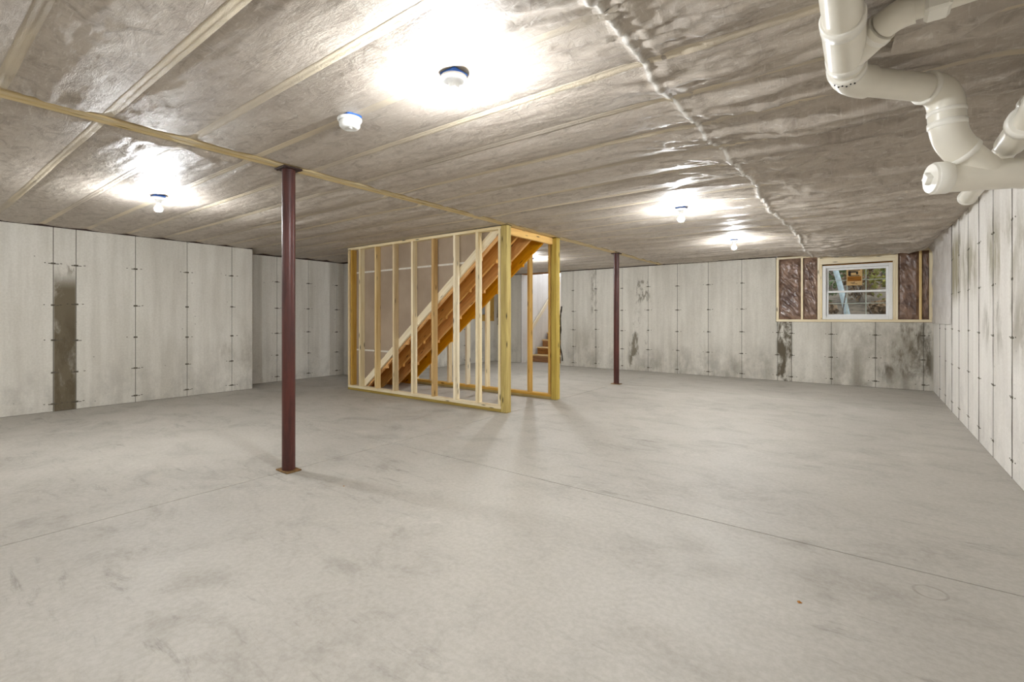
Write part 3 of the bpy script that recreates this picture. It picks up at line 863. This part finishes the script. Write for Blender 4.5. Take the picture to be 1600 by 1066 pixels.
MB().add([(x, ya + s * n.y, za + s * n.z) for x in (-7.43, -7.39) for s in (-1, 1)] + [(x, yb + s * n.y, zb + s * n.z) for x in (-7.43, -7.39) for s in (-1, 1)], [(0, 1, 3, 2), (4, 6, 7, 5), (0, 4, 5, 1), (2, 3, 7, 6), (0, 2, 6, 4), (1, 5, 7, 3)]).build('rail', M['rail'], hr)
for s in (0.2, 0.8):
    yy, z_ = ya + (yb - ya) * s, za + (zb - za) * s
    MB().tube([(-7.462, yy, z_ - 0.06), (-7.42, yy, z_ - 0.05), (-7.41, yy, z_ - 0.01)], 0.008, 8).build('bracket', M['panel_grey'], hr)

# electrical panel on the rear left wall
ep = thing('electrical_panel', 'electrical panel on plywood board, glimpsed under the stairs in the rear corner', 'electrical panel', (XL, 10.0, 1.12))
MB().board(XL + 0.004, XL + 0.03, 9.62, 10.33, 1.12, 2.3, 0.003).build('backing_board', M['gold_z'], ep)
MB().board(XL + 0.03, XL + 0.13, 9.70, 10.02, 1.30, 2.05, 0.006).build('panel_box', M['panel_grey'], ep)
MB().board(XL + 0.13, XL + 0.135, 9.715, 10.005, 1.32, 2.03, 0.002).build('panel_door', M['panel_grey'], ep)
c = thing('cable_bundle', 'black cables hanging in the rear corner beside the electrical panel', 'cables', (XL + 0.2, YF - 0.02, 1.0))
for i in range(5):
    x = XL + 0.12 + 0.045 * i
    pts = [(x + 0.03 * math.sin(3 * s + i), YF - 0.014, 2.36 - s * (1.15 + 0.2 * (i % 3))) for s in np.linspace(0, 1, 12)]
    MB().tube(pts, 0.010, 8).build('cable', M['cable'], c)

# ------------------------------------------------------------------ window wall framing
ww = thing('window_framing', 'insulated wood-framed wall section around the basement window', 'wall framing', (-0.27, 10.45, 1.13))
Y0f, Y1f = 10.385, 10.53
MB().board(-1.405, XR - 0.005, 10.355, Y1f, 1.135, 1.178).build('sill_plate', M['pale_x'], ww)
MB().board(-1.405, XR - 0.005, Y0f, Y1f, 2.33, 2.372).build('top_plate', M['pale_x'], ww)
for x, w, m in [(-1.385, 0.045, 'pale_z'), (-0.98, 0.034, 'pale_z'), (-0.715, 0.04, 'pale_z'), (-0.678, 0.03, 'pale_z'), (0.368, 0.03, 'pale_z'), (0.402, 0.035, 'pale_z'), (0.71, 0.034, 'tan_z'), (0.842, 0.045, 'pale_z')]:
    hi = 2.33 if x not in (-0.678, 0.368) else 2.185
    stud(x, m, ww, Y0f, Y1f, hi, w, 1.178)
MB().board(-0.695, 0.385, Y0f + 0.004, Y0f + 0.03, 2.185, 2.33, 0.003).build('header', M['pale_x'], ww)
MB().box(-1.41, -0.69, Y1f, Y1f + 0.015, 1.13, CZ + 0.05).box(0.38, XR, Y1f, Y1f + 0.015, 1.13, CZ + 0.05).box(-0.69, 0.38, Y1f, Y1f + 0.015, 2.165, CZ + 0.05).build('sheathing', M['osb'], ww)
def batt(x0, x1, seed, wr, mat='batt'):
    nx, nz = 40, 90
    u = np.linspace(0, 1, nx); v = np.linspace(0, 1, nz)
    U, V = np.meshgrid(u, v)
    edge = np.minimum(1, np.minimum(np.minimum(U, 1 - U) * 8, np.minimum(V, 1 - V) * 14))
    f = fbm(U * 2.2 + V * 2.0, V * 11 - U * 3.5, seed, 3)
    rid = 1 - np.abs(2 * f - 1)
    b = fbm(U * 3, V * 6, seed + 9, 2)
    Yv = 10.435 - edge * (0.022 * b + 0.022 * wr * rid ** 2)
    Xv = x0 + U * (x1 - x0); Zv = 1.178 + V * (2.33 - 1.178)
    grid_mesh('insulation_batt', Xv[:, ::-1], Yv, Zv, M[mat], ww, label='brown insulation under shiny clear plastic')
batt(-1.3625, -0.997, 100, 1.8, 'batt_shiny'); batt(-0.963, -0.735, 110, 1.8, 'batt_shiny'); batt(0.42, 0.693, 120, 0.5); batt(0.727, 0.8195, 130, 0.5)

wd = struct('window_1', 'white vinyl sash window with grilles in the far wall')
wx0, wx1, wz0, wz1 = -0.66, 0.35, 1.18, 2.16
fy0, fy1 = 10.405, 10.53
fr = MB()
fr.board(wx0, wx0 + 0.055, fy0, fy1, wz0, wz1, 0.004).board(wx1 - 0.055, wx1, fy0, fy1, wz0, wz1, 0.004)
fr.board(wx0 + 0.055, wx1 - 0.055, fy0, fy1, wz0, wz0 + 0.055, 0.004).board(wx0 + 0.055, wx1 - 0.055, fy0, fy1, wz1 - 0.05, wz1, 0.004)
fr.build('window_frame', M['vinyl'], wd)
ix0, ix1 = wx0 + 0.055, wx1 - 0.055
def sash(z0, z1, y0):
    s = MB()
    r = 0.036
    s.board(ix0, ix0 + r, y0, y0 + 0.03, z0, z1).board(ix1 - r, ix1, y0, y0 + 0.03, z0, z1)
    s.board(ix0 + r, ix1 - r, y0, y0 + 0.03, z0, z0 + r).board(ix0 + r, ix1 - r, y0, y0 + 0.03, z1 - r, z1)
    so = s.build('sash', M['vinyl'], wd)
    MB().box(ix0 + r, ix1 - r, y0 + 0.013, y0 + 0.016, z0 + r, z1 - r).build('pane', M['glass'], so)
    gr_ = MB()
    for k in (1, 2):
        x = ix0 + r + (ix1 - ix0 - 2 * r) * k / 3
        gr_.box(x - 0.006, x + 0.006, y0 + 0.017, y0 + 0.023, z0 + r, z1 - r)
    zm = (z0 + z1) / 2
    gr_.box(ix0 + r, ix1 - r, y0 + 0.017, y0 + 0.023, zm - 0.006, zm + 0.006)
    gr_.build('grille', M['grille'], so)
    return so
lo_s = sash(wz0 + 0.055, 1.70, 10.455)
up_s = sash(1.665, wz1 - 0.05, 10.49)
sk = MB().box(-0.30, -0.07, 10.498, 10.5005, 1.79, 2.074).build('sticker', M['kraft'], wd, label='tan paper sticker on the upper pane')
ik = MB()
for (a, b, c, d) in [(-0.27, -0.10, 2.055, 2.068), (-0.275, -0.235, 1.965, 2.05), (-0.245, -0.16, 2.02, 2.045), (-0.262, -0.11, 1.955, 1.968), (-0.16, -0.13, 1.985, 2.04), (-0.24, -0.18, 1.83, 1.84), (-0.22, -0.14, 1.812, 1.819), (-0.195, -0.175, 1.845, 1.852)]:
    ik.box(a, b, 10.4972, 10.4982, c, d)
ik.build('sticker_print', M['sticker_ink'], wd)
MB().box(-0.285, -0.085, 10.4974, 10.498, 1.868, 1.95).build('sticker_band', M['osb'], wd)

# translucent sheet stapled over the upper right wall by the window
nx, nz = 60, 60
U, V = np.meshgrid(np.linspace(0, 1, nx), np.linspace(0, 1, nz))
Yv = 8.26 + U * (YF - 0.03 - 8.26)
Zv = 1.12 + V * (CZ - 0.02 - 1.12)
f = fbm(U * 9 + V * 1.2, V * 2.5, 200, 3)
Xv = XR - 0.005 - 0.022 * (1 - np.abs(2 * f - 1)) ** 2 * np.minimum(1, U * 10) - 0.04 * sst(0.92, 1.0, V) * np.minimum(1, U * 5)
ps = grid_mesh('plastic_sheet', Xv, Yv, Zv, M['sheet'])
tag(ps, 'translucent plastic sheet hanging on the upper right wall beside the window corner', 'plastic sheet')

# ------------------------------------------------------------------ light fixtures
def lamp_proto(label):
    t = thing('bulb_light', label, 'ceiling light', (0, 0, CZ), 'bare bulb ceiling lights')
    zc = CZ - 0.012
    MB().board(-0.051, 0.051, -0.051, 0.051, zc - 0.017, zc + 0.006, 0.012).build('junction_box', M['blue_box'], t, label='blue plastic ceiling box')
    MB().lathe([(0.0, 0.0), (0.064, 0.0), (0.064, -0.010), (0.058, -0.016), (0.040, -0.019), (0.030, -0.026), (0.025, -0.038), (0.024, -0.05), (0.018, -0.053), (0.0, -0.053)], (0, 0, zc - 0.02), 36).build('lamp_holder', M['porcelain'], t)
    zb_ = zc - 0.073
    MB().lathe([(0.0, 0.004), (0.014, 0.002), (0.016, -0.012), (0.0175, -0.016), (0.0225, -0.024), (0.0310, -0.036), (0.0335, -0.040), (0.0345, -0.047)], (0, 0, zb_), 20).build('bulb_neck', M['bulb_glow'], t)
    MB().lathe([(0.0, -0.044), (0.0328, -0.0455), (0.0335, -0.05), (0.0325, -0.062), (0.027, -0.074), (0.016, -0.0815), (0.0, -0.084)], (0, 0, zb_), 20).build('bulb', M['bulb'], t)
    return t
lp0 = lamp_proto('')
spots = [(-1.60, 1.67, 'nearest bare bulb light, on the ceiling beside the smoke detector'),
         (-5.49, 1.63, 'bare bulb light over the left bay, left of the foreground column'),
         (-1.59, 5.14, 'bare bulb light in the middle distance, nearer of the right pair'),
         (-1.60, 7.70, 'bare bulb light farthest back, closest to the window wall'),
         (-5.33, 7.75, 'bare bulb light behind the stairs, mostly hidden by stringers'),
         (-1.60, -1.70, 'added fill bulb, unseen on the ceiling behind the camera, right row'),  # this and the next: unseen bulbs added as fill to even out the lighting
         (-5.49, -1.70, 'added fill bulb, unseen on the ceiling behind the camera, left row')]
for i, (x, y, lab) in enumerate(spots):
    if i == 0:
        lp0.location = (x, y, CZ); lp0['label'] = lab
    else:
        copy_tree(lp0, (x, y, CZ), lab)
# children were modelled about the origin at ceiling height
for o in list(bpy.data.objects):
    pass

# smoke detector
sx_, sy_ = -2.43, 1.66
sd = thing('smoke_detector', 'round white smoke detector on the ceiling left of nearest bulb', 'smoke detector', (sx_, sy_, CZ))
MB().board(sx_ - 0.01, sx_ + 0.055, sy_ - 0.05, sy_ + 0.05, CZ - 0.026, CZ - 0.004, 0.008).build('junction_box', M['blue_box'], sd, label='blue plastic ceiling box')
MB().lathe([(0.0, 0.0), (0.068, 0.0), (0.070, -0.006), (0.068, -0.014), (0.060, -0.018)], (sx_, sy_, CZ - 0.026), 40).build('base', M['plastic'], sd)
MB().lathe([(0.058, 0.0), (0.060, -0.010), (0.058, -0.028), (0.050, -0.038), (0.034, -0.043), (0.030, -0.041), (0.012, -0.043), (0.0, -0.043)], (sx_, sy_, CZ - 0.044), 40).build('cover', M['plastic'], sd)
MB().lathe([(0.0, -0.046), (0.010, -0.046), (0.012, -0.043)], (sx_ + 0.02, sy_ - 0.01, CZ - 0.044), 16).build('test_button', M['porcelain'], sd)

# ------------------------------------------------------------------ drain pipes
R4, H4 = 0.060, 0.0685
def arc(p0, p1, p2, n=8, r=0.09):
    """rounded corner between p0-p1-p2"""
    a, b, c = Vector(p0), Vector(p1), Vector(p2)
    u, v = (a - b).normalized(), (c - b).normalized()
    s, e = b + u * r, b + v * r
    return [s * (1 - t) ** 2 + b * 2 * t * (1 - t) + e * t * t for t in np.linspace(0, 1, n)]
def rim(parent, p, d, r, length=0.045, lip=0.004, name='collar'):
    return collar(MB(), p, d, r, length, lip).build(name, M['pvc_rim'], parent)
def collar(mb, p, d, r, length=0.045, lip=0.004):
    p, d = Vector(p), Vector(d).normalized()
    mb.tube([p - d * length / 2, p - d * (length / 2 - 0.003), p + d * (length / 2 - 0.003), p + d * length / 2], [r - lip, r, r, r - lip], 32)
    return mb
dp = thing('drain_pipe', 'large white PVC drain run bending down from the ceiling at upper right', 'drain pipe', (-0.07, 2.57, 2.258))
A = Vector((-0.07, 0.3, 2.285)); P1 = Vector((-0.07, 2.57, 2.258)); P2 = Vector((0.285, 2.915, 2.245)); P3 = Vector((0.295, 2.93, 2.02))
P4 = Vector((0.455, 3.05, 1.86)); dirB = Vector((0.93, 0.36, 0)).normalized()
cap_end = P4 - dirB * 0.20
wall_end = P4 + dirB * 0.46
MB().tube([A, P1 + Vector((0, -0.09, 0))], R4, 32).build('pipe', M['pvc'], dp)
MB().tube(arc(A, P1, P2, 10, 0.10), H4, 32).build('elbow', M['pvc'], dp)
rim(dp, P1 + Vector((0, -0.12, 0.001)), (0, 1, 0), 0.072, 0.04)
MB().tube([P1 + (P2 - P1).normalized() * 0.08, P2 - (P2 - P1).normalized() * 0.07], R4, 32).build('pipe', M['pvc'], dp)
d12 = (P2 - P1).normalized(); d23 = (P3 - P2).normalized(); d34 = (P4 - P3).normalized()
MB().tube(arc(P1, P2, P3, 12, 0.095), H4, 32).build('elbow', M['pvc'], dp)
rim(dp, P2 - d12 * 0.10, d12, 0.0715, 0.02); rim(dp, P2 + d23 * 0.10, d23, 0.0715, 0.02)
MB().tube([P2 + d23 * 0.08, P3 - d23 * 0.07], H4, 32).build('coupling', M['pvc'], dp)
MB().tube(arc(P2, P3, P4, 12, 0.085), H4, 32).build('elbow', M['pvc'], dp)
rim(dp, P3 - d23 * 0.07, d23, 0.0715, 0.03); rim(dp, P3 + d34 * 0.09, d34, 0.0715, 0.025)
MB().tube([P3 + d34 * 0.06, P4], R4 + 0.002, 32).build('pipe', M['pvc'], dp)
MB().tube([cap_end + dirB * 0.03, P4 + dirB * 0.11], H4 - 0.001, 32).build('wye', M['pvc'], dp)
rim(dp, P4 + dirB * 0.115, dirB, 0.0715, 0.02)
MB().tube([P4 + dirB * 0.11, wall_end], R4, 32).build('pipe', M['pvc'], dp)
co = rim(dp, cap_end + dirB * 0.005, dirB, 0.0735, 0.06, name='cleanout_cap')
MB().tube([cap_end - dirB * 0.034, cap_end - dirB * 0.024], [0.066, 0.070], 32).tube([cap_end - dirB * 0.056, cap_end - dirB * 0.05, cap_end - dirB * 0.02], [0.026, 0.03, 0.03], 4).build('square_plug', M['pvc_rim'], co)
# wye and couplings on the ceiling run
rim(dp, (-0.07, 2.06, 2.264), (0, 1, 0), 0.0705, 0.06); rim(dp, (-0.07, 2.36, 2.2605), (0, 1, 0), 0.0705, 0.05); rim(dp, (-0.07, 1.62, 2.27), (0, 1, 0), 0.0705, 0.05)
MB().tube([(-0.07, 2.04, 2.264), (-0.07, 2.38, 2.26)], H4, 32).build('wye', M['pvc'], dp)
Q = Vector((-0.07, 2.36, 2.262)); Q1 = Vector((0.085, 2.20, 2.30)); Q2 = Vector((XR, 2.17, 2.325))
MB().tube([Q, Q + (Q1 - Q) * 0.75], [0.066, 0.056], 28).build('branch', M['pvc'], dp)
MB().tube(arc(Q, Q1, Q2, 8, 0.05), 0.050, 28).build('elbow', M['pvc'], dp)
rim(dp, Q + (Q1 - Q) * 0.62, Q1 - Q, 0.061, 0.02)
MB().tube([Q1 + (Q2 - Q1).normalized() * 0.04, Q2], 0.040, 28).build('pipe', M['pvc'], dp)
b = MB(); c0 = Q1 + (Q2 - Q1).normalized() * 0.11
b.board(c0.x - 0.035, c0.x + 0.035, c0.y - 0.048, c0.y + 0.048, c0.z - 0.05, c0.z + 0.05, 0.01); b.build('square_coupling', M['pvc_rim'], dp)
ik = MB()
for i in range(6):
    a = -math.pi / 2 - 0.6 + i * 0.2
    c = P1 + Vector((0, -0.12, 0)) + Vector((0.0725 * math.cos(a), 0.012 * (i % 2), 0.0725 * math.sin(a)))
    ik.board(c.x - 0.003, c.x + 0.003, c.y - 0.006, c.y + 0.004, c.z - 0.0015, c.z + 0.0015, 0.0008)
ik.build('print_marks', M['ink'], dp)

dp2 = thing('drain_pipe', 'smaller white PVC drain along the right wall, behind the cleanout pipe', 'drain pipe', (0.52, 2.95, 1.995))
S = Vector((0.52, 2.95, 1.995))
MB().tube([(0.52, 4.22, 1.985), (0.52, 3.05, 1.995)], 0.045, 28).build('pipe', M['pvc'], dp2)
rim(dp2, (0.52, 4.22, 1.985), (0, 1, 0), 0.050, 0.03)
MB().tube([(0.52, 3.08, 1.995), (0.52, 2.80, 2.0)], 0.055, 28).build('tee', M['pvc'], dp2)
MB().tube([S, S + Vector((0.16, 0.02, 0.02))], 0.052, 28).build('branch', M['pvc'], dp2)
MB().tube([(0.67, 2.97, 2.015), (XR, 3.0, 2.03)], 0.044, 28).build('pipe', M['pvc'], dp2)
MB().tube([(0.52, 2.83, 2.0), (0.47, 0.6, 2.16)], 0.044, 28).build('pipe', M['pvc'], dp2)
rim(dp2, (0.52, 2.80, 2.003), (0, 1, 0), 0.066, 0.05, 0.008)
dp3 = thing('drain_pipe', 'thin pale vent pipe near the ceiling behind the upper right drain', 'drain pipe', (0.6, 3.4, 2.2))
MB().tube([(0.62, 3.55, 2.16), (0.60, 3.35, 2.20), (0.60, 2.0, 2.23)], 0.032, 20).build('pipe', M['pvc'], dp3)
rim(dp3, (0.60, 3.2, 2.204), (0, 1, 0), 0.038, 0.05)

# loose flap of netting beside the drain
U, V = np.meshgrid(np.linspace(0, 1, 40), np.linspace(0, 1, 24))
Xv = 0.10 + U * 0.55 + 0.02 * np.sin(V * 5)
Yv = 2.22 + V * (0.36 - 0.10 * U) + 0.03 * np.sin(U * 6)
Zv = CZ - 0.028 - 0.012 * np.sin(U * 7 + V * 2) ** 2 - 0.055 * sst(0.6, 1.0, V) * (0.5 + 0.5 * np.sin(U * 5 + 0.5))
fo = grid_mesh('netting_flap', Xv, Yv, Zv, M['fabric'], cl, label='loose flap of ceiling netting')

# ------------------------------------------------------------------ debris on the slab
for i, (x, y, r) in enumerate([(-0.23, 2.34, 0.011), (-3.0, 2.0, 0.008), (-0.4, 1.35, 0.007)]):
    b = MB()
    pts = [(x + r * (0.6 + 0.5 * random.random()) * math.cos(a), y + r * (0.6 + 0.5 * random.random()) * math.sin(a), 0) for a in np.linspace(0, 2 * math.pi, 8)[:-1]]
    nn = len(pts)
    b.add([(p[0], p[1], 0.0008) for p in pts] + [(x, y, r * 0.7)], [tuple(range(nn - 1, -1, -1))] + [(k, (k + 1) % nn, nn) for k in range(nn)])
    o = b.build('wood_chip', M['osb'])
    tag(o, ['dark wood chip on the slab left of the bucket ring, largest of three', 'dark wood chip on the slab right of the foreground column foot', 'tiny dark wood chip on the slab close to the camera'][i], 'wood chip', 'wood chips on the floor')

# ------------------------------------------------------------------ outside the window
og = struct('ground_outside', 'wooded slope outside the window')
U, V = np.meshgrid(np.linspace(-5.6, 14, 70), np.linspace(10.66, 34, 70))
Z = 0.95 + 0.16 * np.clip(V - 12, 0, None) + 0.25 * (fbm(U * 0.7, V * 0.7, 300, 3) - 0.5)
Z = np.where(V < 10.9, 0.95, Z)
grid_mesh('ground', U, V, Z, M['soil'], og)
def gz(x, y): return 0.95 + 0.16 * max(0, y - 12)
def tree(x, y, r, lean, mat, label, h=7):
    t = thing('tree', label, 'tree', (x, y, gz(x, y) - 0.1), 'trees outside the window')
    z0 = gz(x, y) - 0.1
    pts = [(x + lean * s * h + 0.03 * math.sin(s * 9), y, z0 + s * h) for s in np.linspace(0, 1, 9)]
    MB().tube(pts, [r * (1 - 0.6 * s) for s in np.linspace(0, 1, 9)], 12).build('trunk', mat, t)
    bb = MB()
    for k in range(6):
        s = 0.25 + 0.12 * k
        p = Vector((x + lean * s * h, y, z0 + s * h))
        a = k * 2.4
        q = p + Vector((math.cos(a), math.sin(a), 0.7)) * 0.9
        bb.tube([p, (p + q) / 2 + Vector((0, 0, 0.05)), q], [r * 0.3, r * 0.22, r * 0.08], 6)
    bb.build('branch', mat, t)
tree(-0.36, 14.0, 0.062, -0.235, M['birch'], 'pale leaning birch trunk seen through the window sashes')
tree(0.05, 17.5, 0.05, 0.06, M['bark'], 'slim brown trunk behind the window, right of the birch')
tree(-0.95, 18.0, 0.045, 0.03, M['bark'], 'slim brown trunk behind the window, left of the birch')
tree(0.45, 20.5, 0.09, -0.02, M['bark'], 'thicker brown trunk at the right of the window view')
tree(-1.6, 22.0, 0.10, 0.04, M['bark'], 'far brown trunk up the slope at left of the view')
def sapling(x, y, lean, label, hh=1.5):
    z0 = gz(x, y)
    t = thing('sapling', label, 'sapling', (x, y, z0))
    MB().tube([(x + lean * s, y, z0 - 0.05 + s * hh) for s in np.linspace(0, 1, 5)], [0.014, 0.013, 0.012, 0.01, 0.007], 8).build('stem', M['bark'], t)
sapling(-0.48, 12.6, 0.22, 'thin pale leaning stem outside, left of the birch trunk')
sapling(0.20, 12.9, -0.35, 'thin pale leaning stem outside, right side of the window', 0.75)
def shrub(x, y, s, h, mat, label, n=420, up=0.0):
    z0 = gz(x, y)
    t = thing('shrub', label, 'shrub', (x, y, z0), 'shrubs outside the window')
    st_ = MB()
    for k in range(5):
        a = k * 1.3
        st_.tube([(x, y, z0 - 0.05), (x + 0.4 * s * math.cos(a), y + 0.4 * s * math.sin(a), z0 + up + h * 0.7)], [0.018, 0.006], 6)
    st_.build('stem', M['bark'], t)
    b = MB()
    for k in range(n):
        d = rng.normal(size=3); d /= np.linalg.norm(d)
        rr = rng.random() ** 0.4
        c = Vector((x + d[0] * s * rr, y + d[1] * s * rr, z0 + up + h * 0.55 + d[2] * h * 0.5 * rr))
        u = Vector(rng.normal(size=3)).normalized() * (0.045 + 0.05 * rng.random())
        w = u.cross(Vector(rng.normal(size=3))).normalized() * u.length * 0.55
        b.add([c - u, c + w, c + u, c - w], [(0, 1, 2, 3)])
    b.build('foliage', mat, t, kind='stuff')
sl = [(-1.1, 15.5, 0.7, 1.5, 'leaf_green'), (-0.2, 16.2, 0.6, 1.2, 'leaf_rust'), (0.55, 15.2, 0.7, 1.7, 'leaf_olive'), (-1.7, 19, 1.0, 2.6, 'leaf_olive'), (-0.5, 20, 1.0, 2.6, 'leaf_green'), (0.7, 19, 0.9, 2.8, 'leaf_green'),
      (0.2, 23, 1.4, 3.4, 'leaf_olive'), (-1.5, 24, 1.5, 3.6, 'leaf_green'), (1.5, 24.5, 1.5, 3.8, 'leaf_olive'), (-0.4, 27.5, 1.8, 4.2, 'leaf_green'), (-2.6, 28, 1.8, 4.4, 'leaf_olive'), (1.6, 29, 1.8, 4.6, 'leaf_green'), (-0.9, 13.4, 0.35, 0.4, 'leaf_rust'), (0.35, 13.6, 0.35, 0.4, 'leaf_rust')]
words = {'leaf_green': 'green leafy', 'leaf_rust': 'rust brown', 'leaf_olive': 'olive yellow'}
for i, (x, y, s, h, m) in enumerate(sl):
    side = 'left' if x < -0.6 else ('middle' if x < 0.25 else 'right')
    dep = 'near the glass' if y < 14 else ('midway up the slope' if y < 21 else 'far up the slope')
    shrub(x, y, s, h, M[m], f'{words[m]} shrub {dep}, at {side} of the window view')
